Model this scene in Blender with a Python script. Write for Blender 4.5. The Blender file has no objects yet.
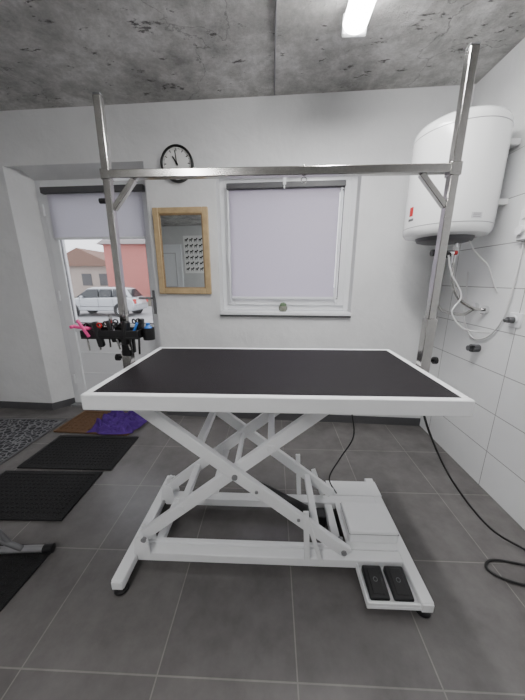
import bpy, bmesh, math, random
from mathutils import Vector, Matrix
random.seed(7)
scene=bpy.context.scene
I4=Matrix.Identity(4)
XF=[I4]
def setM(m): XF[0]=m
# ---------------------------------------------------------------- materials
def _n(nt,t,**k):
    n=nt.nodes.new(t)
    for a,b in k.items(): setattr(n,a,b)
    return n
def base(name):
    m=bpy.data.materials.new(name); m.use_nodes=True
    nt=m.node_tree; b=nt.nodes['Principled BSDF']
    return m,nt,b
def mat(name,col,rough=.5,metal=0,var=0,scale=20,bump=0,bscale=60,coat=0,spec=.5):
    m,nt,b=base(name)
    b.inputs['Roughness'].default_value=rough; b.inputs['Metallic'].default_value=metal
    b.inputs['Coat Weight'].default_value=coat; b.inputs['Specular IOR Level'].default_value=spec
    tc=_n(nt,'ShaderNodeTexCoord')
    nz=_n(nt,'ShaderNodeTexNoise'); nz.inputs['Scale'].default_value=scale; nz.inputs['Detail'].default_value=5
    nt.links.new(tc.outputs['Object'],nz.inputs['Vector'])
    mx=_n(nt,'ShaderNodeMix',data_type='RGBA')
    mx.inputs[6].default_value=(*[x*(1-var) for x in col],1); mx.inputs[7].default_value=(*[min(1,x*(1+var)) for x in col],1)
    nt.links.new(nz.outputs['Fac'],mx.inputs[0]); nt.links.new(mx.outputs[2],b.inputs['Base Color'])
    if bump:
        n2=_n(nt,'ShaderNodeTexNoise'); n2.inputs['Scale'].default_value=bscale; n2.inputs['Detail'].default_value=6
        nt.links.new(tc.outputs['Object'],n2.inputs['Vector'])
        bp=_n(nt,'ShaderNodeBump'); bp.inputs['Strength'].default_value=bump; bp.inputs['Distance'].default_value=.02
        nt.links.new(n2.outputs['Fac'],bp.inputs['Height']); nt.links.new(bp.outputs[0],b.inputs['Normal'])
    return m
def emis(name,col,s):
    m,nt,b=base(name); b.inputs['Base Color'].default_value=(*col,1)
    b.inputs['Emission Color'].default_value=(*col,1); b.inputs['Emission Strength'].default_value=s
    return m
def tilemat(name,axes,w,h,ox,oy,c1,c2,cm,rough,mortar=.004,var=.12,nscale=9,bump=.15):
    m,nt,b=base(name)
    tc=_n(nt,'ShaderNodeTexCoord'); sp=_n(nt,'ShaderNodeSeparateXYZ'); cb=_n(nt,'ShaderNodeCombineXYZ')
    nt.links.new(tc.outputs['Object'],sp.inputs[0])
    for i,(ax,o) in enumerate(zip(axes,(ox,oy))):
        ad=_n(nt,'ShaderNodeMath',operation='ADD'); ad.inputs[1].default_value=-o+10*(w if i==0 else h)
        nt.links.new(sp.outputs[ax],ad.inputs[0]); nt.links.new(ad.outputs[0],cb.inputs[i])
    br=_n(nt,'ShaderNodeTexBrick'); br.offset=0; br.squash=1
    br.inputs['Scale'].default_value=1; br.inputs['Brick Width'].default_value=w; br.inputs['Row Height'].default_value=h
    br.inputs['Mortar Size'].default_value=mortar; br.inputs['Mortar Smooth'].default_value=.1; br.inputs['Bias'].default_value=0
    br.inputs['Color1'].default_value=(*c1,1); br.inputs['Color2'].default_value=(*c2,1); br.inputs['Mortar'].default_value=(*cm,1)
    nt.links.new(cb.outputs[0],br.inputs['Vector'])
    nz=_n(nt,'ShaderNodeTexNoise'); nz.inputs['Scale'].default_value=nscale; nz.inputs['Detail'].default_value=8; nz.inputs['Roughness'].default_value=.65
    nt.links.new(tc.outputs['Object'],nz.inputs['Vector'])
    mr=_n(nt,'ShaderNodeMapRange'); mr.inputs['From Min'].default_value=.3; mr.inputs['From Max'].default_value=.7
    mr.inputs['To Min'].default_value=1-var; mr.inputs['To Max'].default_value=1+var
    nt.links.new(nz.outputs['Fac'],mr.inputs['Value'])
    mu=_n(nt,'ShaderNodeVectorMath',operation='SCALE'); nt.links.new(br.outputs['Color'],mu.inputs[0]); nt.links.new(mr.outputs[0],mu.inputs['Scale'])
    nt.links.new(mu.outputs[0],b.inputs['Base Color']); b.inputs['Roughness'].default_value=rough
    bp=_n(nt,'ShaderNodeBump'); bp.inputs['Strength'].default_value=bump; bp.inputs['Distance'].default_value=.004; bp.invert=True
    nt.links.new(br.outputs['Fac'],bp.inputs['Height']); nt.links.new(bp.outputs[0],b.inputs['Normal'])
    return m,nt,b,tc
def plaster(name,col,bump=.5,spots=False):
    m,nt,b=base(name); b.inputs['Roughness'].default_value=.75
    tc=_n(nt,'ShaderNodeTexCoord')
    n1=_n(nt,'ShaderNodeTexNoise'); n1.inputs['Scale'].default_value=3.5; n1.inputs['Detail'].default_value=6; n1.inputs['Roughness'].default_value=.5; n1.inputs['Distortion'].default_value=.2
    n2=_n(nt,'ShaderNodeTexNoise'); n2.inputs['Scale'].default_value=28; n2.inputs['Detail'].default_value=7
    for n in (n1,n2): nt.links.new(tc.outputs['Object'],n.inputs['Vector'])
    r=_n(nt,'ShaderNodeValToRGB'); r.color_ramp.elements[0].position=.3; r.color_ramp.elements[1].position=.6
    r.color_ramp.elements[0].color=(*[x*.93 for x in col],1); r.color_ramp.elements[1].color=(*col,1)
    nt.links.new(n1.outputs['Fac'],r.inputs[0]); nt.links.new(r.outputs[0],b.inputs['Base Color'])
    ad=_n(nt,'ShaderNodeMath',operation='MULTIPLY_ADD'); ad.inputs[1].default_value=.15
    nt.links.new(n2.outputs['Fac'],ad.inputs[0]); nt.links.new(n1.outputs['Fac'],ad.inputs[2])
    bp=_n(nt,'ShaderNodeBump'); bp.inputs['Strength'].default_value=bump; bp.inputs['Distance'].default_value=.05
    nt.links.new(ad.outputs[0],bp.inputs['Height']); nt.links.new(bp.outputs[0],b.inputs['Normal'])
    return m
def concrete(name):
    m,nt,b=base(name); b.inputs['Roughness'].default_value=.8
    tc=_n(nt,'ShaderNodeTexCoord')
    n1=_n(nt,'ShaderNodeTexNoise'); n1.inputs['Scale'].default_value=2.4; n1.inputs['Detail'].default_value=15; n1.inputs['Roughness'].default_value=.8; n1.inputs['Distortion'].default_value=.1
    nt.links.new(tc.outputs['Object'],n1.inputs['Vector'])
    r=_n(nt,'ShaderNodeValToRGB'); e=r.color_ramp.elements
    e[0].position=.37; e[0].color=(.28,.275,.265,1); e[1].position=.63; e[1].color=(.74,.73,.72,1)
    k=e.new(.5); k.color=(.47,.465,.45,1)
    nt.links.new(n1.outputs['Fac'],r.inputs[0])
    mp=_n(nt,'ShaderNodeMapping'); mp.inputs['Scale'].default_value=(3.5,8,1)
    nt.links.new(tc.outputs['Object'],mp.inputs[0])
    n2=_n(nt,'ShaderNodeTexNoise'); n2.inputs['Scale'].default_value=2.2; n2.inputs['Detail'].default_value=12; n2.inputs['Roughness'].default_value=.72
    nt.links.new(mp.outputs[0],n2.inputs['Vector'])
    r2=_n(nt,'ShaderNodeValToRGB'); e=r2.color_ramp.elements
    e[0].position=.61; e[0].color=(0,0,0,1); e[1].position=.635; e[1].color=(.9,.9,.9,1)
    nt.links.new(n2.outputs['Fac'],r2.inputs[0])
    # hairline cracks
    vo=_n(nt,'ShaderNodeTexVoronoi'); vo.feature='DISTANCE_TO_EDGE'; vo.inputs['Scale'].default_value=.9
    wn=_n(nt,'ShaderNodeTexNoise'); wn.inputs['Scale'].default_value=3; wn.inputs['Detail'].default_value=8
    nt.links.new(tc.outputs['Object'],wn.inputs['Vector'])
    va=_n(nt,'ShaderNodeVectorMath',operation='ADD'); nt.links.new(tc.outputs['Object'],va.inputs[0]); nt.links.new(wn.outputs['Color'],va.inputs[1]); nt.links.new(va.outputs[0],vo.inputs['Vector'])
    r3=_n(nt,'ShaderNodeValToRGB'); e=r3.color_ramp.elements; e[0].position=.0; e[0].color=(.6,.6,.6,1); e[1].position=.006; e[1].color=(0,0,0,1)
    nt.links.new(vo.outputs['Distance'],r3.inputs[0])
    mm=_n(nt,'ShaderNodeMath',operation='MAXIMUM'); nt.links.new(r2.outputs[0],mm.inputs[0]); nt.links.new(r3.outputs[0],mm.inputs[1])
    mx=_n(nt,'ShaderNodeMix',data_type='RGBA'); mx.inputs[7].default_value=(.10,.095,.09,1)
    nt.links.new(mm.outputs[0],mx.inputs[0]); nt.links.new(r.outputs[0],mx.inputs[6]); nt.links.new(mx.outputs[2],b.inputs['Base Color'])
    sb=_n(nt,'ShaderNodeMath',operation='SUBTRACT'); nt.links.new(n1.outputs['Fac'],sb.inputs[0])
    ml=_n(nt,'ShaderNodeMath',operation='MULTIPLY'); ml.inputs[1].default_value=.15; nt.links.new(mm.outputs[0],ml.inputs[0]); nt.links.new(ml.outputs[0],sb.inputs[1])
    bp=_n(nt,'ShaderNodeBump'); bp.inputs['Strength'].default_value=.9; bp.inputs['Distance'].default_value=.03
    nt.links.new(sb.outputs[0],bp.inputs['Height']); nt.links.new(bp.outputs[0],b.inputs['Normal'])
    return m
def glassmat(name,refl=.08):
    m=bpy.data.materials.new(name); m.use_nodes=True; nt=m.node_tree; nt.nodes.clear()
    o=_n(nt,'ShaderNodeOutputMaterial'); t=_n(nt,'ShaderNodeBsdfTransparent'); g=_n(nt,'ShaderNodeBsdfGlossy'); g.inputs['Roughness'].default_value=.02
    x=_n(nt,'ShaderNodeMixShader'); x.inputs[0].default_value=refl
    nt.links.new(t.outputs[0],x.inputs[1]); nt.links.new(g.outputs[0],x.inputs[2]); nt.links.new(x.outputs[0],o.inputs[0])
    return m
def fabric(name,col,tr=.5):
    m=bpy.data.materials.new(name); m.use_nodes=True; nt=m.node_tree; nt.nodes.clear()
    o=_n(nt,'ShaderNodeOutputMaterial'); d=_n(nt,'ShaderNodeBsdfDiffuse'); t=_n(nt,'ShaderNodeBsdfTranslucent')
    tc=_n(nt,'ShaderNodeTexCoord'); nz=_n(nt,'ShaderNodeTexNoise'); nz.inputs['Scale'].default_value=150
    nt.links.new(tc.outputs['Object'],nz.inputs[0])
    mx=_n(nt,'ShaderNodeMix',data_type='RGBA'); mx.inputs[6].default_value=(*[c*.93 for c in col],1); mx.inputs[7].default_value=(*col,1)
    nt.links.new(nz.outputs['Fac'],mx.inputs[0])
    x=_n(nt,'ShaderNodeMixShader'); x.inputs[0].default_value=tr
    for s in (d,t): nt.links.new(mx.outputs[2],s.inputs['Color'])
    nt.links.new(d.outputs[0],x.inputs[1]); nt.links.new(t.outputs[0],x.inputs[2]); nt.links.new(x.outputs[0],o.inputs[0])
    return m

WALL=plaster('wall_plaster',(.735,.74,.745),.3)
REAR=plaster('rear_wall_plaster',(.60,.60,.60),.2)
CEIL=concrete('ceiling_concrete')
FLOOR,_a,_b,_c=tilemat('floor_tiles',('X','Y'),.475,.43,.095,.60,(.118,.111,.110),(.136,.128,.126),(.20,.19,.18),.27,.0026,.2,6)
TW,nt,b,tc=tilemat('wall_tiles',('Y','Z'),.60,.25,.35,0,(.77,.78,.79),(.80,.81,.815),(.33,.33,.33),.13,.0026,.03,4,.3)
WHITE=mat('white_powdercoat',(.85,.86,.87),.32,0,.02,30)
PVC=mat('white_pvc',(.80,.81,.83),.3,0,.02,10)
ENAM=mat('white_enamel',(.85,.86,.86),.2,0,.01,8,coat=.3)
STEEL=mat('brushed_stainless',(.48,.47,.455),.2,1,.15,60)
CHROME=mat('chrome',(.72,.72,.73),.12,1,.03,30)
BLACK=mat('black_plastic',(.008,.008,.009),.4,0,.2,30)
RUB=mat('black_rubber_top',(.010,.008,.010),.6,0,.3,40,.3,260,spec=.25)
RUBM=mat('rubber_mat',(.010,.010,.011),.8,0,.3,60,.9,160)
DGREY=mat('dark_grey',(.09,.09,.095),.5,0,.1,20)
MGREY=mat('mid_grey_metal',(.28,.28,.29),.4,.4,.1,20)
BASEM=mat('baseboard_tile',(.08,.08,.085),.5,0,.15,15)
WOOD=mat('pale_wood',(.48,.35,.19),.5,0,.35,14,.2,50)
MIRR=mat('mirror_glass',(.70,.73,.73),.01,1,0)
GLASS=glassmat('window_glass',.06)
BLIND=fabric('blind_fabric',(.77,.735,.81),.62)
BLIND2=fabric('door_blind_fabric',(.74,.73,.78),.55)
RED=mat('red_plastic',(.55,.02,.02),.4)
PINK=mat('pink_plastic',(.75,.08,.28),.4)
BLUE=mat('blue_plastic',(.03,.18,.60),.4)
CLOCKF=mat('clock_face',(.85,.85,.83),.4)
COIR=mat('coir',(.16,.085,.04),.9,0,.4,70,.8,200)
PURP=mat('purple_cloth',(.065,.018,.19),.85,0,.25,25,.4,120)
POT=mat('stone_grey_green',(.24,.25,.20),.7,0,.3,60,.4,80)
LAMP=emis('lamp_diffuser',(1,.99,.98),33)
CABLE=mat('cable_rubber',(.01,.01,.01),.5)
WCABLE=mat('white_cable',(.7,.7,.7),.5)
# ---------------------------------------------------------------- geometry
def box(x0,x1,y0,y1,z0,z1):
    v=[(x,y,z) for x in (x0,x1) for y in (y0,y1) for z in (z0,z1)]
    f=[(0,1,3,2),(4,6,7,5),(0,4,5,1),(2,3,7,6),(0,2,6,4),(1,5,7,3)]
    return v,f
def beam(p,q,w,h,up=(0,0,1)):
    p=Vector(p);q=Vector(q);d=(q-p).normalized();u=Vector(up)
    s=d.cross(u)
    if s.length<1e-4: s=d.cross(Vector((0,1,0)))
    s.normalize();u=s.cross(d).normalized()
    v=[]
    for c in (p,q):
        for a,b_ in ((-1,-1),(1,-1),(1,1),(-1,1)): v.append(tuple(c+s*a*w/2+u*b_*h/2))
    f=[(3,2,1,0),(4,5,6,7)]+[(i,(i+1)%4,4+(i+1)%4,4+i) for i in range(4)]
    return v,f
def cyl(p,q,r,r2=None,n=24):
    r2=r if r2 is None else r2
    p=Vector(p);q=Vector(q);d=(q-p).normalized()
    s=d.orthogonal().normalized();u=d.cross(s)
    v=[]
    for c,rr in ((p,r),(q,r2)):
        for i in range(n):
            a=2*math.pi*i/n; v.append(tuple(c+s*math.cos(a)*rr+u*math.sin(a)*rr))
    f=[tuple(range(n-1,-1,-1)),tuple(range(n,2*n))]+[(i,(i+1)%n,n+(i+1)%n,n+i) for i in range(n)]
    return v,f
def lathe(prof,c,axis=(0,0,1),n=40):
    c=Vector(c);d=Vector(axis).normalized();s=d.orthogonal().normalized();u=d.cross(s)
    v=[];f=[]
    for (r,h) in prof:
        for i in range(n):
            a=2*math.pi*i/n; v.append(tuple(c+d*h+s*math.cos(a)*r+u*math.sin(a)*r))
    for k in range(len(prof)-1):
        for i in range(n):
            f.append((k*n+i,k*n+(i+1)%n,(k+1)*n+(i+1)%n,(k+1)*n+i))
    f.append(tuple(range(n-1,-1,-1))); m=(len(prof)-1)*n; f.append(tuple(range(m,m+n)))
    return v,f
def smoothpath(pts,k=8,closed=False):
    P=[Vector(p) for p in pts]; out=[]
    n=len(P)
    for i in range(n if closed else n-1):
        p0=P[i-1] if (closed or i>0) else P[0]; p1=P[i]; p2=P[(i+1)%n]; p3=P[(i+2)%n] if (closed or i+2<n) else P[-1]
        for j in range(k):
            t=j/k
            out.append(.5*((2*p1)+(-p0+p2)*t+(2*p0-5*p1+4*p2-p3)*t*t+(-p0+3*p1-3*p2+p3)*t**3))
    if not closed: out.append(P[-1])
    return out
def sweep(pts,r,n=10,closed=False,smooth=True,k=8):
    P=smoothpath(pts,k,closed) if smooth else [Vector(p) for p in pts]
    v=[];f=[];m=len(P);prev=None
    for i,p in enumerate(P):
        a=P[i-1] if (i>0 or closed) else p; b_=P[(i+1)%m] if (i<m-1 or closed) else p
        d=(b_-a).normalized()
        s=d.orthogonal().normalized() if prev is None else (prev-d*prev.dot(d)).normalized()
        prev=s;u=d.cross(s)
        for j in range(n):
            t=2*math.pi*j/n; v.append(tuple(p+s*math.cos(t)*r+u*math.sin(t)*r))
    for i in range(m if closed else m-1):
        for j in range(n):
            a=i*n;b_=((i+1)%m)*n
            f.append((a+j,a+(j+1)%n,b_+(j+1)%n,b_+j))
    if not closed:
        f.append(tuple(range(n-1,-1,-1))); f.append(tuple(range((m-1)*n,m*n)))
    return v,f
def ring(c,axis,R,r,n=28,m=8):
    c=Vector(c);d=Vector(axis).normalized();s=d.orthogonal().normalized();u=d.cross(s)
    return sweep([c+s*math.cos(2*math.pi*i/n)*R+u*math.sin(2*math.pi*i/n)*R for i in range(n)],r,m,True,False)
def prism(poly,a0,a1,axis='Z'):
    v=[];n=len(poly)
    for a in (a0,a1):
        for (p,q) in poly:
            v.append({'Z':(p,q,a),'Y':(p,a,q),'X':(a,p,q)}[axis])
    f=[tuple(range(n-1,-1,-1)),tuple(range(n,2*n))]+[(i,(i+1)%n,n+(i+1)%n,n+i) for i in range(n)]
    return v,f
def frame(x0,x1,z0,z1,y0,y1,w):
    return [box(x0,x0+w,y0,y1,z0,z1),box(x1-w,x1,y0,y1,z0,z1),box(x0+w,x1-w,y0,y1,z0,z0+w),box(x0+w,x1-w,y0,y1,z1-w,z1)]
def group(name):
    e=bpy.data.objects.new(name,None); e.empty_display_size=.1; scene.collection.objects.link(e); return e
def mk(name,geo,m,parent=None,bevel=0,smooth=True,seg=2,subsurf=0):
    if isinstance(geo,tuple): geo=[geo]
    V=[];F=[]
    for v,f in geo:
        o=len(V); V+= [tuple(XF[0]@Vector(p)) for p in v]; F+=[tuple(i+o for i in q) for q in f]
    me=bpy.data.meshes.new(name); me.from_pydata(V,[],F); me.update()
    bm=bmesh.new(); bm.from_mesh(me); bmesh.ops.recalc_face_normals(bm,faces=bm.faces); bm.to_mesh(me); bm.free()
    if smooth: me.shade_smooth(); me.set_sharp_from_angle(angle=math.radians(38))
    me.materials.append(m)
    ob=bpy.data.objects.new(name,me); scene.collection.objects.link(ob)
    if parent: ob.parent=parent
    if bevel:
        bv=ob.modifiers.new('bevel','BEVEL'); bv.width=bevel; bv.segments=seg; bv.limit_method='ANGLE'; bv.angle_limit=math.radians(40)
    if subsurf:
        ss=ob.modifiers.new('sub','SUBSURF'); ss.levels=subsurf; ss.render_levels=subsurf
    return ob
DR=math.radians
# ---------------------------------------------------------------- room
H=2.58; XR=1.36; XL=-3.7; YB=-2.3
mk('floor',box(XL-.1,XR+.15,YB-.1,2.75,-.12,0),FLOOR)
mk('ceiling',box(XL-.1,XR+.15,YB-.1,3.0,H,H+.2),CEIL)
mk('wall_right',box(XR+.006,XR+.16,YB,2.6,0,H),WALL)
mk('trim_1',box(XR-.002,XR+.006,YB,2.297,0,2.0),TW)
mk('wall_left',box(XL-.14,XL,YB,2.9,0,H),WALL)
mk('wall_rear',box(XL,XR,YB-.14,YB,0,H),REAR)
ANG=-math.atan(.05)
BW=Matrix.Translation((0,2.36,0))@Matrix.Rotation(ANG,4,'Z')
setM(BW)
T=.30
DX0,DX1,DXI,DZ,DZI=-2.24,-1.03,-2.12,2.20,2.14
WX0,WX1,WZ0,WZ1=-.455,.66,1.0,2.12
mk('wall_back',[box(-3.75,DX0,0,T,0,H),box(DX0,DX1,0,T,DZ,H),box(DX1,WX0,0,T,0,H),box(WX0,WX1,0,T,0,WZ0),box(WX0,WX1,0,T,WZ1,H),box(WX1,1.37,0,T,0,H),
   prism([(DX0,0),(DXI,.15),(DXI,T),(DX0,T)],0,DZ),
   prism([(0,DZ),(.15,DZI),(T,DZI),(T,DZ)],DXI,DX1,'X')],WALL,smooth=False)
mk('baseboard_back',[box(-3.6,DX0,-.008,0,0,.075),box(DX1,1.355,-.008,0,0,.075),prism([(DX0,-.008),(DX0,0),(DXI,.15),(DXI+.008,.14)],0,.075)],BASEM)
# door
d=group('door_1')
mk('frame_outer',frame(DXI,DX1,0.0,DZI,.15,.22,.06),PVC,d,.004)
mk('leaf_frame',[box(-2.06,-1.97,.135,.205,.03,2.08),box(-1.15,-1.09,.135,.205,.03,2.08),box(-1.97,-1.15,.135,.205,2.0,2.08),box(-1.97,-1.15,.135,.205,.79,.88),box(-1.97,-1.15,.135,.205,.03,.14)],PVC,d,.006)
mk('lower_panel',[box(-1.97,-1.15,.155,.19,.14,.79)],PVC,d)
mk('panel_groove',[box(-1.97,-1.15,.150,.156,z,z+.012) for z in (.35,.57)],PVC,d,.002)
mk('glazing_beads',frame(-1.975,-1.145,.875,2.005,.150,.165,.014),MGREY,d)
mk('glass_pane',box(-1.97,-1.15,.168,.174,.88,2.0),GLASS,d)
mk('handle_plate',box(-1.13,-1.105,.125,.135,.98,1.2),MGREY,d,.003)
mk('handle_lever',[cyl((-1.118,.135,1.13),(-1.118,.085,1.13),.009),beam((-1.112,.088,1.13),(-1.24,.088,1.13),.014,.02)],MGREY,d,.003)
mk('threshold',box(-2.12,-1.03,.08,.15,0,.02),MGREY,d,.003)
mk('hinges',[cyl((-2.065,.13,z),(-2.065,.13,z+.09),.01) for z in (.25,1.1,1.85)],PVC,d)
bl=group('door_roller_blind')
mk('cassette',box(-2.03,-1.10,.09,.134,2.02,2.07),DGREY,bl,.006)
mk('fabric',box(-1.995,-1.13,.118,.120,1.665,2.02),BLIND2,bl)
mk('bottom_bar',box(-1.995,-1.13,.112,.126,1.645,1.665),PVC,bl,.003)
# window
w=group('window_1')
mk('frame_outer',frame(WX0,WX1,1.03,WZ1-.03,.12,.19,.045),PVC,w,.004)
mk('frame_head',box(WX0,WX1,.12,.19,WZ1-.03,WZ1),PVC,w)
mk('sash',frame(WX0+.045,WX1-.045,1.075,WZ1-.075,.10,.17,.06),PVC,w,.006)
mk('gasket',frame(WX0+.10,WX1-.10,1.13,WZ1-.13,.099,.101,.006),DGREY,w)
mk('glass_pane',box(WX0+.1,WX1-.1,.135,.141,1.13,WZ1-.13),GLASS,w)
mk('handle',[box(WX0+.06,WX0+.085,.085,.10,1.5,1.57),box(WX0+.065,WX0+.08,.065,.085,1.43,1.56)],PVC,w,.003)
mk('sill',box(WX0+.002,WX1-.002,-.03,.12,1.0,1.028),PVC,w,.005)
mk('sill_underside_strip',box(WX0,WX1,-.022,-.001,.985,.999),DGREY,w)
b2=group('window_roller_blind')
mk('cassette',box(-.385,.56,.055,.099,2.0,2.045),DGREY,b2,.006)
mk('fabric',box(-.365,.52,.080,.082,1.15,2.0),BLIND,b2)
mk('bottom_bar',box(-.365,.52,.073,.088,1.13,1.15),PVC,b2,.003)
mk('side_guides',[box(-.385,-.372,.07,.099,1.11,2.0),box(.527,.54,.07,.099,1.11,2.0)],PVC,b2,.002)
mk('bracket_hook',[box(.07,.095,.045,.055,2.02,2.08),cyl((.082,.05,2.02),(.082,.05,1.99),.006)],PVC,b2,.002)
# sill pot
p=group('cactus_pot')
mk('pot',lathe([(.026,0),(.034,.012),(.038,.03),(.034,.045),(.028,.047),(.028,.04)],(.09,.03,1.028)),POT,p)
mk('cactus',lathe([(.024,.038),(.03,.052),(.026,.068),(.012,.076),(.002,.078)],(.09,.03,1.028)),mat('cactus_green',(.13,.19,.11),.8,0,.4,80,.5,120),p)
# clock
c=group('wall_clock')
cc=Vector((-.75,0,2.165))
mk('rim',lathe([(.118,0),(.128,.004),(.128,.03),(.118,.034),(.112,.028),(.112,.02)],cc,(0,-1,0),56),BLACK,c)
mk('face',cyl(cc,cc+Vector((0,-.021,0)),.113,n=56),CLOCKF,c)
tk=[]
for i in range(60):
    a=2*math.pi*i/60; L=.02 if i%5==0 else .008; ww=.006 if i%5==0 else .002
    o=Vector((math.sin(a),0,math.cos(a)))
    tk.append(beam(cc+o*(.106-L)+Vector((0,-.0225,0)),cc+o*.106+Vector((0,-.0225,0)),ww,.002,(0,-1,0)))
mk('ticks',tk,BLACK,c)
def hand(a,L,ww):
    a=math.radians(a);o=Vector((math.sin(a),0,math.cos(a)))
    return beam(cc-o*.015+Vector((0,-.026,0)),cc+o*L+Vector((0,-.026,0)),ww,.002,(0,-1,0))
mk('hands',[hand(-32,.06,.009),hand(-6,.092,.006),cyl(cc+Vector((0,-.02,0)),cc+Vector((0,-.03,0)),.008)],BLACK,c)
# mirror
m_=group('framed_mirror')
mk('wood_frame',frame(-.985,-.525,1.175,1.86,-.028,-.001,.048),WOOD,m_,.006)
mk('frame_lip',frame(-.94,-.57,1.22,1.815,-.018,-.003,.012),mat('dark_wood_lip',(.30,.2,.1),.5,0,.3,30),m_)
mk('glass',box(-.935,-.575,-.010,-.003,1.223,1.812),MIRR,m_)
setM(I4)
# ---------------------------------------------------------------- things on rear wall (seen in the mirror)
d=group('door_2')
mk('casing',frame(-3.55,-2.8,0,2.15,YB,YB+.04,.06),PVC,d,.004)
mk('leaf',box(-3.49,-2.86,YB+.005,YB+.03,.01,2.09),PVC,d)
mk('leaf_panels',[a for z0,z1 in ((.15,.95),(1.1,1.95)) for a in frame(-3.4,-2.95,z0,z1,YB+.03,YB+.04,.025)],mat('door_moulding',(.55,.55,.56),.5),d)
mk('handle',[cyl((-2.93,YB+.03,1.02),(-2.93,YB+.08,1.02),.009),beam((-2.93,YB+.08,1.02),(-3.05,YB+.08,1.02),.015,.015)],MGREY,d)
ps=group('dog_breed_poster')
mk('sheet',box(-2.74,-2.08,YB+.001,YB+.008,1.45,2.35),CLOCKF,ps)
sil=[]
for r in range(6):
    for k in range(5):
        x=-2.70+k*.122; z=1.50+r*.14; y0,y1=YB+.008,YB+.010
        sil+=[box(x,x+.065,y0,y1,z+.035,z+.07),box(x+.003,x+.015,y0,y1,z,z+.035),box(x+.048,x+.06,y0,y1,z,z+.035),box(x+.055,x+.09,y0,y1,z+.06,z+.095)]
mk('silhouettes',sil,BLACK,ps)
# ---------------------------------------------------------------- grooming table
t=group('grooming_table')
X0,X1,Y0,Y1,ZT=-.630,.636,.804,1.456,.933
rw=.026
mk('top_frame',[box(X0,X1,Y0,Y0+rw,ZT-.056,ZT),box(X0,X1,Y1-rw,Y1,ZT-.056,ZT),box(X0,X0+rw,Y0+rw,Y1-rw,ZT-.056,ZT),box(X1-rw,X1,Y0+rw,Y1-rw,ZT-.056,ZT)],WHITE,t,.004)
mk('top_board',box(X0+rw,X1-rw,Y0+rw,Y1-rw,ZT-.03,ZT-.006),WHITE,t)
mk('rubber_surface',box(X0+rw-.001,X1-rw+.001,Y0+rw-.001,Y1-rw+.001,ZT-.006,ZT-.001),RUB,t,.002)
mk('under_rails',[box(X0+rw,X1-rw,y,y+.04,ZT-.07,ZT-.03) for y in (.955,1.27)]+[box(x,x+.04,.9,1.38,ZT-.062,ZT-.032) for x in (-.4,.3)],WHITE,t,.003)
yf=(.965,.997); yr=(1.315,1.283)
A0,A1=(-.595,.875),(.345,.115); B0,B1=(-.59,.145),(.29,.868)
bars=[]
for ya,yb in (yf,yr):
    bars.append(beam((A0[0],ya,A0[1]),(A1[0],ya,A1[1]),.028,.052))
    bars.append(beam((B0[0],yb,B0[1]),(B1[0],yb,B1[1]),.028,.052))
mk('scissor_bars',bars,WHITE,t,.004)
mk('scissor_cross_tubes',[beam((-.3,.98,.635),(-.3,1.3,.635),.03,.03),beam((.0,.98,.625),(.0,1.3,.625),.03,.03),beam((.2,.98,.235),(.2,1.3,.235),.03,.03),beam((-.4,.98,.305),(-.4,1.3,.305),.03,.03)],WHITE,t,.003)
cx,cz=-.15,.508
mk('pivot_bolts',[cyl((x,y0,z),(x,y1,z),.012) for x,z in ((cx,cz),(B0[0]+.02,B0[1]+.02),(A1[0]-.02,A1[1]+.015)) for y0,y1 in ((.944,.955),(1.015,1.02),(1.328,1.336))]+[cyl((.12,.946,.30),(.12,.952,.30),.007),cyl((-.06,.946,.437),(-.06,.952,.437),.007)],MGREY,t)
mk('pivot_axle',cyl((cx,.965,cz),(cx,1.315,cz),.012),WHITE,t)
# base
mk('base_end_rails',[box(-.667,-.615,.835,1.47,.032,.078),box(.592,.642,.80,1.49,.032,.078)],WHITE,t,.005)
mk('base_long_rails',[box(-.615,.592,.955,1.005,.036,.082),box(-.615,.592,1.285,1.335,.036,.082)],WHITE,t,.004)
mk('base_roller_channels',[box(-.60,.36,1.005,1.025,.05,.095),box(-.60,.36,1.265,1.285,.05,.095),box(-.555,-.52,1.005,1.285,.045,.082),box(.30,.34,1.005,1.285,.045,.082)],WHITE,t,.003)
mk('pivot_brackets',[prism([(-.625,.08),(-.545,.08),(-.555,.165),(-.59,.185),(-.61,.165)],y,y+.012,'Y') for y in (.947,1.012,1.262,1.335)],WHITE,t,.002)
mk('guide_posts',[beam((.165,.95,.08),(.15,.95,.345),.012,.024),beam((.165,1.34,.08),(.15,1.34,.345),.012,.024),beam((.225,.95,.08),(.15,.95,.33),.010,.018),beam((.30,1.34,.08),(.24,1.34,.25),.012,.024)],WHITE,t,.002)
mk('top_hinge_lugs',[prism([(x-.03,.88),(x+.03,.88),(x+.02,.84),(x-.02,.84)],y,y+.01,'Y') for x in (-.585,.29) for y in (.946,1.016,1.264,1.332)],WHITE,t,.002)
mk('levelling_feet',[lathe([(.028,0),(.031,.006),(.029,.014),(.016,.020),(.009,.022),(.009,.034)],(x,y,0)) for x,y in ((-.641,.857),(-.641,1.445),(.618,.825),(.618,1.46))],BLACK,t)
mk('end_caps',[box(-.664,-.618,.829,.835,.036,.074),box(.595,.639,.794,.80,.036,.074)],WHITE,t,.002)
# actuator
mk('actuator_body',[cyl((.235,1.145,.125),(-.07,1.145,.30),.026),box(.20,.28,1.115,1.175,.085,.15)],BLACK,t,.004)
mk('actuator_rod',cyl((-.07,1.145,.30),(-.245,1.145,.40),.012),CHROME,t)
mk('actuator_clevis',[beam((-.245,.99,.40),(-.245,1.30,.40),.03,.03)],WHITE,t,.003)
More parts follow.
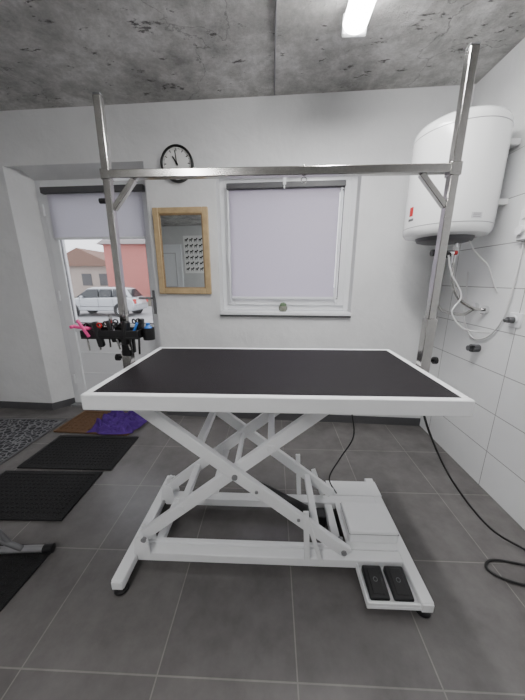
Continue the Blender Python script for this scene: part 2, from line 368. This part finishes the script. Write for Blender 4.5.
# control box + pedals
mk('deck_plate',[box(.36,.592,1.005,1.285,.078,.086),box(.34,.642,1.335,1.45,.078,.086)],WHITE,t,.003)
mk('control_box',box(.372,.600,1.035,1.215,.086,.158),WHITE,t,.008,seg=3)
mk('control_box_lid_gap',box(.3705,.6015,1.0335,1.2165,.138,.140),MGREY,t)
mk('pedal_tray',[box(.385,.62,.80,.955,.034,.05),box(.385,.393,.80,.955,.05,.07),box(.385,.592,.80,.81,.05,.066)],WHITE,t,.003)
for i,x in enumerate((.403,.498)):
    mk('pedal_%d'%(i+1),[prism([(.818,.05),(.940,.05),(.940,.080),(.93,.083),(.818,.064)],x,x+.080,'X')],BLACK,t,.006,seg=3)
    mk('pedal_pad_%d'%(i+1),[beam((x+.040,.832,.0675),(x+.040,.925,.0830),.048,.004)],BLACK,t,.003)
    mk('pedal_mark_%d'%(i+1),[ring((x+.040,.882,.078),(0,-.18,1),.008,.001)],MGREY,t)
mk('power_cable',sweep([(.58,1.20,.885),(.68,1.24,.82),(.80,1.26,.55),(.93,1.22,.30),(1.12,1.16,.07),(1.27,1.08,.008),(1.30,.99,.008),(1.17,.93,.008),(1.05,.95,.008),(1.0,1.0,.008),(1.06,1.04,.008),(1.20,1.02,.008),(1.335,1.0,.008)],.0055),CABLE,t)
mk('control_cable',sweep([(.46,1.38,.87),(.47,1.38,.76),(.44,1.38,.62),(.46,1.37,.45),(.40,1.38,.30),(.34,1.36,.18),(.38,1.33,.10)],.004),CABLE,t)
# ---------------------------------------------------------------- grooming arm
S=.031; PY=1.17; PXl,PXr=-.655,.665
g=t
mk('arm_upright_left',[beam((PXl,PY,.86),(PXl+.012,PY,1.945),S*.92,S*.92,(0,1,0))],STEEL,g,.003)
mk('arm_upright_right',[beam((PXr,PY,.86),(PXr+.002,PY,2.055),S,S,(0,1,0))],STEEL,g,.003)
mk('arm_clamp_sleeves',[box(PXr-.021,PXr+.021,PY-.021,PY+.021,.85,1.14),box(PXl-.020,PXl+.020,PY-.020,PY+.020,.85,.99)],STEEL,g,.003)
mk('arm_clamp_brackets',[box(PXr-.032,PXr-.020,PY-.05,PY+.05,.87,.93),box(PXl+.020,PXl+.026,PY-.05,PY+.05,.87,.93)],STEEL,g)
mk('arm_crossbar',[beam((PXl+.02,PY-.002,1.69),(PXr-.013,PY-.002,1.695),S,.030)],STEEL,g,.003)
mk('arm_crossbar_sleeves',[box(PXl-.010,PXl+.026,PY-.018,PY+.018,1.672,1.709),box(PXr-.02,PXr+.022,PY-.019,PY+.019,1.67,1.715)],STEEL,g,.003)
mk('arm_diagonal_braces',[beam((PXl+.02,PY,1.57),(PXl+.115,PY,1.675),.020,.022,(0,1,0)),beam((PXr-.012,PY,1.57),(PXr-.115,PY,1.68),.020,.022,(0,1,0))],STEEL,g,.002)
mk('arm_end_caps',[box(PXl-.001,PXl+.025,PY-.013,PY+.013,1.945,1.951),box(PXr-.014,PXr+.018,PY-.015,PY+.015,2.055,2.061)],DGREY,g,.002)
kn=[]
for x,s in ((PXl-.02,-1),(PXr+.021,1)):
    kn+= [cyl((x,PY,.955),(x+s*.02,PY,.955),.006),cyl((x+s*.02,PY,.955),(x+s*.035,PY,.955),.016,n=12)]
kn+=[cyl((PXl-.010,PY,1.60),(PXl-.034,PY,1.60),.010,n=12)]
mk('arm_knobs',kn,BLACK,g)
mk('arm_loop_eye',[cyl((.115,PY,1.705),(.115,PY,1.716),.007),ring((.115,PY,1.665),(0,1,0),.010,.002)],CHROME,g)
# ---------------------------------------------------------------- tool tray
tr=group('grooming_tool_holder')
TX0,TX1,TY0,TY1=-.775,-.54,1.05,1.145
mk('tray',[box(TX0,TX1,TY0,TY1,1.065,1.072),box(TX0,TX1,TY0,TY0+.006,1.072,1.10),box(TX0,TX1,TY1-.006,TY1,1.072,1.10),box(TX0,TX0+.006,TY0+.006,TY1-.006,1.072,1.10),box(TX1-.006,TX1,TY0+.006,TY1-.006,1.072,1.10),box(-.69,-.62,TY1,1.153,1.03,1.11)],BLACK,tr,.002)
mk('slot_rack',[box(TX0+.006,TX1-.006,y,y+.006,1.085,1.09) for y in (1.07,1.095,1.12)],BLACK,tr)
mk('side_cup',[lathe([(.023,0),(.025,.05),(.021,.05),(.019,.004)],(-.516,1.10,1.055),n=24)],BLACK,tr)
sc=[];rg=[]
for i in range(7):
    x=-.755+i*.032; y=1.065+.020*(i%4); lean=random.uniform(-.02,.02); dz=random.uniform(-.01,.012)
    sc.append(beam((x,y,1.02+dz),(x+lean,y,1.112+dz),.008,.003)); 
    rg+= [ring((x+lean-.010,y,1.122+dz),(0.4,1,.1),.009,.003,16,6),ring((x+lean+.010,y,1.124+dz),(-.4,1,.1),.009,.003,16,6)]
mk('scissor_blades',sc,STEEL,tr); mk('scissor_handles',rg,BLACK,tr)
mk('clipper_bodies',[beam((-.70,1.065,1.03),(-.715,1.06,1.135),.028,.024),beam((-.60,1.065,1.04),(-.585,1.06,1.138),.028,.022),beam((-.645,1.065,1.05),(-.66,1.06,1.14),.018,.018),beam((-.745,1.09,1.06),(-.757,1.09,1.125),.026,.026),beam((-.56,1.12,1.06),(-.552,1.12,1.14),.026,.022)],BLACK,tr,.006)
mk('pink_brush',[beam((-.80,1.06,1.114),(-.73,1.055,1.107),.018,.011),beam((-.812,1.06,1.113),(-.80,1.06,1.115),.03,.014)],PINK,tr,.004)
mk('pink_comb',[beam((-.735,1.045,1.075),(-.77,1.04,1.145),.012,.010)],PINK,tr,.003)
mk('red_scissor_handle',[ring((-.69,1.05,1.122),(.1,1,.2),.009,.003,16,6)],RED,tr)
mk('comb_steel',[box(-.68,-.665,1.10,1.103,1.07,1.15)]+[box(-.68+.003*k,-.6788+.003*k,1.10,1.103,1.15,1.162) for k in range(5)],CHROME,tr)
mk('blue_bottle',lathe([(.014,0),(.016,.005),(.016,.045),(.008,.055),(.008,.065)],(-.516,1.10,1.060),n=20),BLUE,tr)
mk('blue_brush',[beam((-.57,1.07,1.08),(-.545,1.07,1.13),.013,.009)],BLUE,tr,.004)
mk('hanging_pouch',[beam((-.625,1.115,1.065),(-.628,1.118,.975),.042,.02,(0,1,0))],BLACK,tr,.008)
mk('hanging_tools',[beam((-.56,1.10,1.065),(-.565,1.10,.99),.010,.006),beam((-.59,1.11,1.065),(-.592,1.11,.995),.016,.01),beam((-.72,1.09,1.065),(-.722,1.09,1.025),.014,.008)],BLACK,tr,.002)
# ---------------------------------------------------------------- boiler
bo=group('water_heater')
bc=(1.075,1.88,0); R=.238; zb,zt=1.55,2.175
mk('tank',lathe([(R*.80,zb),(R*.93,zb+.007),(R*.985,zb+.025),(R,zb+.05),(R,zt-.085),(R*.985,zt-.06),(R*.93,zt-.038),(R*.80,zt-.02),(R*.5,zt-.006),(R*.2,zt-.001),(.004,zt)],bc,n=72),ENAM,bo)
mk('seams',[ring((bc[0],bc[1],z),(0,0,1),R-.001,.0025,72,6) for z in (zb+.055,zt-.09)],MGREY,bo)
mk('bottom_cover',lathe([(.12,zb-.03),(.15,zb-.022),(.16,zb)],bc,n=48),DGREY,bo)
mk('wall_bracket',[box(bc[0]+R*.9,XR-.002,bc[1]-.09,bc[1]+.09,z,z+.03) for z in (1.72,2.02)],ENAM,bo)
def onb(ang,r): return (bc[0]+math.cos(ang)*r,bc[1]+math.sin(ang)*r)
def arcpatch(a0,a1,z0,z1,r,n=8):
    v=[];f=[]
    for i in range(n+1):
        a=a0+(a1-a0)*i/n
        for rr in (R-.001,r):
            for z in (z0,z1): v.append((*onb(a,rr),z))
    for i in range(n):
        o=i*4;q=o+4
        f+=[(o,o+1,q+1,q),(o+2,q+2,q+3,o+3),(o,q,q+2,o+2),(o+1,o+3,q+3,q+1)]
    f+=[(0,2,3,1),(n*4,n*4+1,n*4+3,n*4+2)]
    return v,f
mk('red_badge',arcpatch(DR(-175),DR(-168),1.67,1.72,R+.002),RED,bo)
mk('label',arcpatch(DR(-92),DR(-78),1.62,1.65,R+.0015),mat('label_grey',(.6,.6,.62),.5),bo)
mk('label_text',[arcpatch(DR(-90),DR(-80),z,z+.003,R+.002) for z in (1.626,1.634,1.642)],MGREY,bo)
mk('brand_band',[arcpatch(DR(-176+2.2*i),DR(-176+2.2*i+1.4),1.642,1.656,R+.0015,2) for i in range(5)],DGREY,bo)
hx=bc[0]
mk('inlet_pipes',[cyl((hx-.04,1.80,zb),(hx-.04,1.80,1.42),.011),cyl((hx+.06,1.84,zb),(hx+.06,1.84,1.40),.011)],CHROME,bo)
mk('safety_valve',[cyl((hx-.04,1.80,1.43),(hx-.04,1.80,1.48),.022,n=8),cyl((hx-.08,1.79,1.455),(hx+.02,1.79,1.455),.013),cyl((hx+.06,1.84,1.45),(hx+.06,1.84,1.49),.021,n=8),cyl((hx-.04,1.80,1.455),(hx-.04,1.75,1.44),.011)],CHROME,bo)
mk('valve_handle',[cyl((hx-.08,1.79,1.455),(hx-.11,1.79,1.455),.02,n=12),cyl((hx-.04,1.75,1.44),(hx-.04,1.735,1.437),.018,n=12)],BLACK,bo)
mk('valve_lever',[cyl((hx+.02,1.79,1.455),(hx+.04,1.79,1.455),.013,n=12)],RED,bo)
mk('flex_hoses',[sweep([(hx-.04,1.80,1.42),(hx-.05,1.80,1.30),(hx-.02,1.82,1.19),(1.13,1.87,1.10),(1.28,1.88,1.07),(1.352,1.88,1.12)],.010),
   sweep([(hx+.06,1.84,1.40),(hx+.07,1.83,1.28),(hx+.12,1.82,1.18),(1.28,1.80,1.12),(1.352,1.79,1.11)],.010)],STEEL,bo)
mk('wall_elbows',[cyl((1.335,1.88,1.12),(1.358,1.88,1.12),.028),cyl((1.335,1.79,1.11),(1.358,1.79,1.11),.028)],CHROME,bo)
mk('drain_tube',sweep([(hx-.04,1.735,1.437),(hx+.0,1.74,1.33),(hx+.08,1.74,1.2),(hx+.04,1.74,1.1),(hx+.12,1.72,1.0),(1.34,1.70,.98)],.005),WCABLE,bo)
mk('power_lead',sweep([(hx+.1,1.80,zb-.01),(hx+.14,1.78,1.46),(1.30,1.77,1.38),(1.33,1.74,1.28),(1.352,1.72,1.22)],.004),WCABLE,bo)
# black wall tap
tp=group('wall_tap')
mk('body',[cyl((1.358,1.79,.86),(1.31,1.79,.86),.026,n=20),cyl((1.31,1.79,.86),(1.29,1.79,.86),.018,n=12)],DGREY,tp)
mk('lever',[beam((1.30,1.79,.865),(1.30,1.75,.88),.012,.01)],BLACK,tp)
# wall holder
wh=group('shower_control_panel')
mk('housing',[box(1.315,1.358,1.575,1.635,1.50,1.66),box(1.325,1.358,1.58,1.63,1.66,1.735)],PVC,wh,.008,seg=3)
mk('dial',[cyl((1.315,1.605,1.55),(1.297,1.605,1.55),.022,n=20),cyl((1.32,1.605,1.62),(1.306,1.605,1.62),.014,n=16)],PVC,wh)
mk('red_lever',[beam((1.325,1.60,1.742),(1.29,1.545,1.749),.02,.014)],RED,wh,.003)
mk('shower_hose',sweep([(1.345,1.61,1.505),(1.345,1.61,1.40),(1.345,1.615,1.2),(1.345,1.64,1.06),(1.345,1.72,.95),(1.345,1.84,.92),(1.345,1.95,1.02),(1.345,1.98,1.2),(1.345,2.0,1.35)],.005),WCABLE)
so=group('power_socket')
mk('plate',box(1.348,1.358,1.52,1.60,1.04,1.12),PVC,so,.004)
mk('socket_ring',[lathe([(.022,0),(.026,.004),(.024,.010),(.019,.010),(.018,.003)],(1.348,1.56,1.08),(-1,0,0),28)],PVC,so)
mk('plug',[cyl((1.345,1.56,1.08),(1.31,1.56,1.08),.017),cyl((1.31,1.56,1.08),(1.295,1.56,1.075),.01)],DGREY,so)
# ---------------------------------------------------------------- ceiling fixtures
def lampfix(name,x,y0,y1,LE):
    l=group(name)
    mk('housing',box(x-.04,x+.04,y0,y1,H-.045,H-.001),PVC,l,.006)
    n=24; poly=[(x+.058*math.cos(2*math.pi*i/n),H-.088+.043*math.sin(2*math.pi*i/n)) for i in range(n)]
    mk('diffuser',prism(poly,y0+.02,y1-.02,'Y'),LAMP,l)
    mk('end_caps',[box(x-.06,x+.06,y,y+.02,H-.133,H-.04) for y in (y0,y1-.02)],PVC,l,.01)
    L=bpy.data.lights.new(name+'_tube','AREA'); L.shape='RECTANGLE'; L.size=.1; L.size_y=(y1-y0)*.95; L.energy=LE; L.color=(1,.99,.985)
    o=bpy.data.objects.new('tube_light',L); o.location=(x,(y0+y1)/2,H-.136); scene.collection.objects.link(o); o.parent=l
lampfix('ceiling_lamp',.385,.62,1.70,24)
lampfix('added_fill_lamp',-.9,-1.7,-.5,23)  # extra fixture added out of view behind the camera to light the room
mk('ceiling_cable',sweep([(.0,2.34,H-.006),(.002,1.9,H-.006),(.008,1.3,H-.006),(.01,.4,H-.006)],.005),MGREY)
# ---------------------------------------------------------------- mats
def mat_ribbed(name,x0,x1,y0,y1,rot,m,th=.012,cell=.03):
    cxm,cym=(x0+x1)/2,(y0+y1)/2
    setM(Matrix.Translation((cxm,cym,0))@Matrix.Rotation(DR(rot),4,'Z'))
    gme=group(name); a,b_=(x1-x0)/2,(y1-y0)/2
    mk('base_sheet',box(-a,a,-b_,b_,.001,th*.55),m,gme,.003)
    g_=[box(-a,a,-b_,-b_+.03,th*.55,th),box(-a,a,b_-.03,b_,th*.55,th),box(-a,-a+.03,-b_+.03,b_-.03,th*.55,th),box(a-.03,a,-b_+.03,b_-.03,th*.55,th)]
    nx=int((2*a-.08)/cell); ny=int((2*b_-.08)/cell)
    for i in range(nx):
        for j in range(ny):
            x=-a+.04+(i+.5)*(2*a-.08)/nx; y=-b_+.04+(j+.5)*(2*b_-.08)/ny
            q=cell*.33
            g_.append(prism([(x-q,y),(x,y-q),(x+q,y),(x,y+q)],th*.55,th*.9))
    mk('raised_pattern',g_,m,gme,smooth=False)
    setM(I4)
mat_ribbed('rubber_doormat',-1.80,-1.12,1.59,2.0,0,RUBM)
mat_ribbed('rubber_doormat.001',-1.84,-1.16,1.17,1.56,1,RUBM)
mat_ribbed('rubber_doormat.002',-1.80,-1.08,.66,1.04,-3,RUBM)
mat_ribbed('coir_doormat',-1.90,-1.22,2.04,2.43,-3,COIR,.014,.05)
m,nt,b=base('patterned_rug'); b.inputs['Roughness'].default_value=.95
tc=_n(nt,'ShaderNodeTexCoord'); vo=_n(nt,'ShaderNodeTexVoronoi'); vo.inputs['Scale'].default_value=24; vo.feature='DISTANCE_TO_EDGE'
nt.links.new(tc.outputs['Object'],vo.inputs['Vector'])
r=_n(nt,'ShaderNodeValToRGB'); r.color_ramp.elements[0].position=.05; r.color_ramp.elements[0].color=(.20,.20,.21,1); r.color_ramp.elements[1].position=.12; r.color_ramp.elements[1].color=(.025,.025,.03,1)
nt.links.new(vo.outputs['Distance'],r.inputs[0]); nt.links.new(r.outputs[0],b.inputs['Base Color'])
rg_=group('entrance_rug')
mk('pile',box(-2.9,-1.97,1.60,2.25,.001,.010),m,rg_,.003)
mk('binding',[box(-2.92,-2.9,1.58,2.27,.001,.012),box(-1.97,-1.95,1.58,2.27,.001,.012),box(-2.9,-1.97,1.58,1.60,.001,.012),box(-2.9,-1.97,2.25,2.27,.001,.012)],DGREY,rg_,.003)
from mathutils import noise
def clothgeo():
    N=56; v=[];f=[]
    for i in range(N):
        for j in range(N):
            u=i/(N-1)*2-1; w_=j/(N-1)*2-1
            r_=max(abs(u),abs(w_)); l=math.hypot(u,w_) or 1
            k=r_/l*.6+.4
            rr=1+.22*noise.noise(Vector((u*1.6+3,w_*1.6,0)))
            x=u*k*.24*rr; y=w_*k*.19*rr
            h=.018+.06*abs(noise.noise(Vector((u*2.6,w_*3.1,5))))*1.6+.03*abs(noise.noise(Vector((u*6,w_*6,9))))
            h*=max(0,min(1,(1-r_)*4))*.9+.1*(r_<1)
            v.append((-1.39+x,2.20+y,.017+h))
    for i in range(N-1):
        for j in range(N-1):
            f.append((i*N+j,(i+1)*N+j,(i+1)*N+j+1,i*N+j+1))
    return v,f
mk('purple_towel',clothgeo(),PURP)
# ---------------------------------------------------------------- folding stool at left
st=group('folding_stool')
mk('floor_tubes',[sweep([(-1.09,1.0,.03),(-1.35,.98,.03),(-1.75,.94,.03)],.016),sweep([(-1.12,.72,.03),(-1.75,.66,.03)],.016,smooth=False)],MGREY,st)
mk('legs',[sweep([(-1.2,.99,.035),(-1.75,.92,.42)],.013,smooth=False),sweep([(-1.22,.71,.035),(-1.75,.68,.42)],.013,smooth=False),sweep([(-1.72,.94,.035),(-1.4,.98,.24),(-1.25,.985,.07)],.011),sweep([(-1.3,.985,.1),(-1.3,.72,.1)],.011,smooth=False)],DGREY,st)
mk('rubber_caps',[cyl((-1.06,1.003,.03),(-1.10,1.0,.03),.020),cyl((-1.09,.722,.03),(-1.13,.72,.03),.020)],BLACK,st)
mk('seat',box(-2.05,-1.68,.62,.98,.42,.46),BLACK,st,.015)
# ---------------------------------------------------------------- outside
GZ=-.68
ASPH=mat('asphalt',(.34,.34,.35),.9,0,.15,2,.3,40)
mk('ground_outside',box(-60,40,3.2,70,GZ-.2,GZ),ASPH)
mk('porch_slab',box(-2.6,-.6,2.9,3.9,GZ,-.02),mat('porch_concrete',(.42,.41,.40),.85,0,.2,6))
h=group('red_building')
PINKW=mat('red_render',(.48,.17,.15),.85,0,.1,3)
mk('walls',box(-13.2,-4,22,30,GZ,3.9),PINKW,h)
mk('roof',prism([(21.6,3.9),(30.4,3.9),(26,6.0)],-13.5,-3.7,'X'),mat('roof_grey',(.25,.22,.22),.8),h)
mk('windows',[box(x,x+1.2,21.95,22,.8,2.2) for x in (-9.5,-7)],DGREY,h)
mk('window_frames',[a for x in (-9.5,-7) for a in frame(x-.05,x+1.25,.75,2.25,21.9,21.97,.1)],PVC,h)
h=group('brown_house')
mk('walls',box(-25,-17.6,31,38,GZ,2.7),mat('beige_render',(.42,.36,.32),.9,0,.1,3),h)
mk('roof',prism([(-25.5,2.7),(-17.1,2.7),(-21.3,4.6)],30.5,38.5,'Y'),mat('roof_brown',(.22,.13,.10),.8,0,.2,5),h)
mk('windows',[box(x,x+1.1,30.95,31,.6,1.9) for x in (-24,-21.5,-19.5)],DGREY,h)
mk('hedge_outside',[box(-32,-3,20.4,20.8,GZ,.0)],mat('hedge',(.20,.18,.14),.95,0,.5,4,1,10))
ca=group('silver_car')
CX,CY=-9.45,15.2
def cp(x,y,z): return (CX+x,CY+y,GZ+z)
SILV=mat('car_paint',(.50,.52,.55),.25,.5,.02,5,coat=.6)
prof=[(-2.12,.35),(-2.15,.55),(-2.10,.78),(-1.95,.88),(-1.15,1.0),(-.9,1.02),(1.75,1.06),(2.02,.98),(2.12,.8),(2.14,.45),(2.05,.32)]
def carloft(sections):
    v=[];f=[];n=len(sections[0][1])
    for y,pr in sections:
        for (x,z) in pr: v.append(cp(x,y,z))
    for s in range(len(sections)-1):
        for i in range(n):
            f.append((s*n+i,s*n+(i+1)%n,(s+1)*n+(i+1)%n,(s+1)*n+i))
    f.append(tuple(range(n))); f.append(tuple(range((len(sections)-1)*n,len(sections)*n)))
    return v,f
def sc_(pr,k): return [(x*k,.35+(z-.35)*(k*.97+.03)) for x,z in pr]
mk('body',carloft([(-.86,sc_(prof,.95)),(-.80,sc_(prof,.985)),(-.4,prof),(.4,prof),(.80,sc_(prof,.985)),(.86,sc_(prof,.95))]),SILV,ca,.04,seg=3)
gh=[(-1.2,1.0),(-.55,1.48),(-.2,1.56),(1.3,1.56),(1.6,1.46),(1.95,1.0)]
gh2=[(-1.05,1.0),(-.5,1.46),(-.2,1.52),(1.28,1.52),(1.52,1.44),(1.8,1.0)]
mk('cabin',carloft([(-.62,gh2),(-.55,gh),(.55,gh),(.62,gh2)]),SILV,ca,.03)
vs=[]
GL=mat('car_glass',(.02,.024,.03),.08,0,0,coat=.3)
for x0,x1,x2,x3 in ((-.92,.12,.12,-.50),(.2,.85,.85,.2),(.93,1.68,1.42,.93)):
    for s in (-1,1):
        vs.append(([cp(x0,s*.80,1.04),cp(x1,s*.80,1.04),cp(x2,s*.66,1.46),cp(x3,s*.66,1.46),cp(x0,s*.60,1.04),cp(x1,s*.60,1.04),cp(x2,s*.6,1.46),cp(x3,s*.6,1.46)],[(0,1,2,3),(7,6,5,4),(0,4,5,1),(1,5,6,2),(2,6,7,3),(3,7,4,0)]))
mk('side_windows',vs,GL,ca,.01)
mk('windscreens',[([cp(-1.16,-.66,1.03),cp(-1.16,.66,1.03),cp(-.52,.52,1.49),cp(-.52,-.52,1.49)],[(0,1,2,3)]),([cp(1.93,-.6,1.05),cp(1.93,.6,1.05),cp(1.62,.5,1.45),cp(1.62,-.5,1.45)],[(0,1,2,3)])],GL,ca)
wh_=[];hub=[];arch=[]
for x in (-1.35,1.35):
    for s in (-1,1):
        wh_.append(lathe([(.20,-.1),(.31,-.1),(.335,-.06),(.335,.06),(.31,.1),(.20,.1)],cp(x,s*.78,.335),(0,1,0),36))
        arch.append(cyl(cp(x,s*.80,.36),cp(x,s*.868,.36),.40,n=36))
        hub.append(cyl(cp(x,s*.86,.335),cp(x,s*.89,.335),.07))
        for k in range(6):
            a=k*math.pi/3; hub.append(beam(cp(x,s*.88,.335),cp(x+.2*math.cos(a),s*.88,.335+.2*math.sin(a)),.05,.02,(0,1,0)))
        hub.append(ring(cp(x,s*.88,.335),(0,1,0),.2,.02,30,8))
mk('wheel_arches',arch,BLACK,ca); 
mk('tyres',wh_,BLACK,ca); mk('rims',hub,CHROME,ca)
mk('headlights',[box(CX-2.14,CX-1.98,CY+s*.62-.14,CY+s*.62+.14,GZ+.66,GZ+.82) for s in (-1,1)],CHROME,ca,.02)
mk('tail_lights',[box(CX+2.0,CX+2.12,CY+s*.70-.1,CY+s*.70+.1,GZ+.7,GZ+.95) for s in (-1,1)],RED,ca,.02)
mk('door_seams',[box(CX+x,CX+x+.012,CY-.868,CY-.84,GZ+.42,GZ+1.0) for x in (-.85,.15,.95)]+[box(CX-1.0,CX+1.0,CY-.872,CY-.85,GZ+.55,GZ+.58)],DGREY,ca)
mk('side_mirror',[box(CX-.75,CX-.6,CY-.98,CY-.84,GZ+1.02,GZ+1.13)],SILV,ca,.02)
# ---------------------------------------------------------------- world
wd=bpy.data.worlds.new('overcast'); scene.world=wd; wd.use_nodes=True
nt=wd.node_tree; bg=nt.nodes['Background']
tc=_n(nt,'ShaderNodeTexCoord'); nz=_n(nt,'ShaderNodeTexNoise'); nz.inputs['Scale'].default_value=1.5; nz.inputs['Detail'].default_value=4
nt.links.new(tc.outputs['Generated'],nz.inputs['Vector'])
r=_n(nt,'ShaderNodeValToRGB'); r.color_ramp.elements[0].color=(.80,.83,.90,1); r.color_ramp.elements[1].color=(.95,.96,1,1)
nt.links.new(nz.outputs['Fac'],r.inputs[0]); nt.links.new(r.outputs[0],bg.inputs[0]); bg.inputs[1].default_value=2.8
# ---------------------------------------------------------------- recentre group empties
bpy.context.view_layer.update()
for e in [o for o in scene.objects if o.type=='EMPTY']:
    P=[]
    for c_ in e.children:
        if c_.type=='MESH': P+=[c_.matrix_world@Vector(b_) for b_ in c_.bound_box]
    if not P: continue
    c0=Vector(((min(p.x for p in P)+max(p.x for p in P))/2,(min(p.y for p in P)+max(p.y for p in P))/2,min(p.z for p in P)))
    e.location=c0
    for c_ in e.children: c_.matrix_parent_inverse=Matrix.Translation(-c0)
# ---------------------------------------------------------------- camera
cam=bpy.data.cameras.new('camera'); co=bpy.data.objects.new('camera',cam); scene.collection.objects.link(co)
cam.sensor_fit='VERTICAL'; cam.sensor_height=35; cam.lens=35*272/700; cam.clip_start=.02; cam.clip_end=300
co.location=(0,0,1.3); co.rotation_euler=(DR(90-14.6),0,DR(2.1))
scene.camera=co
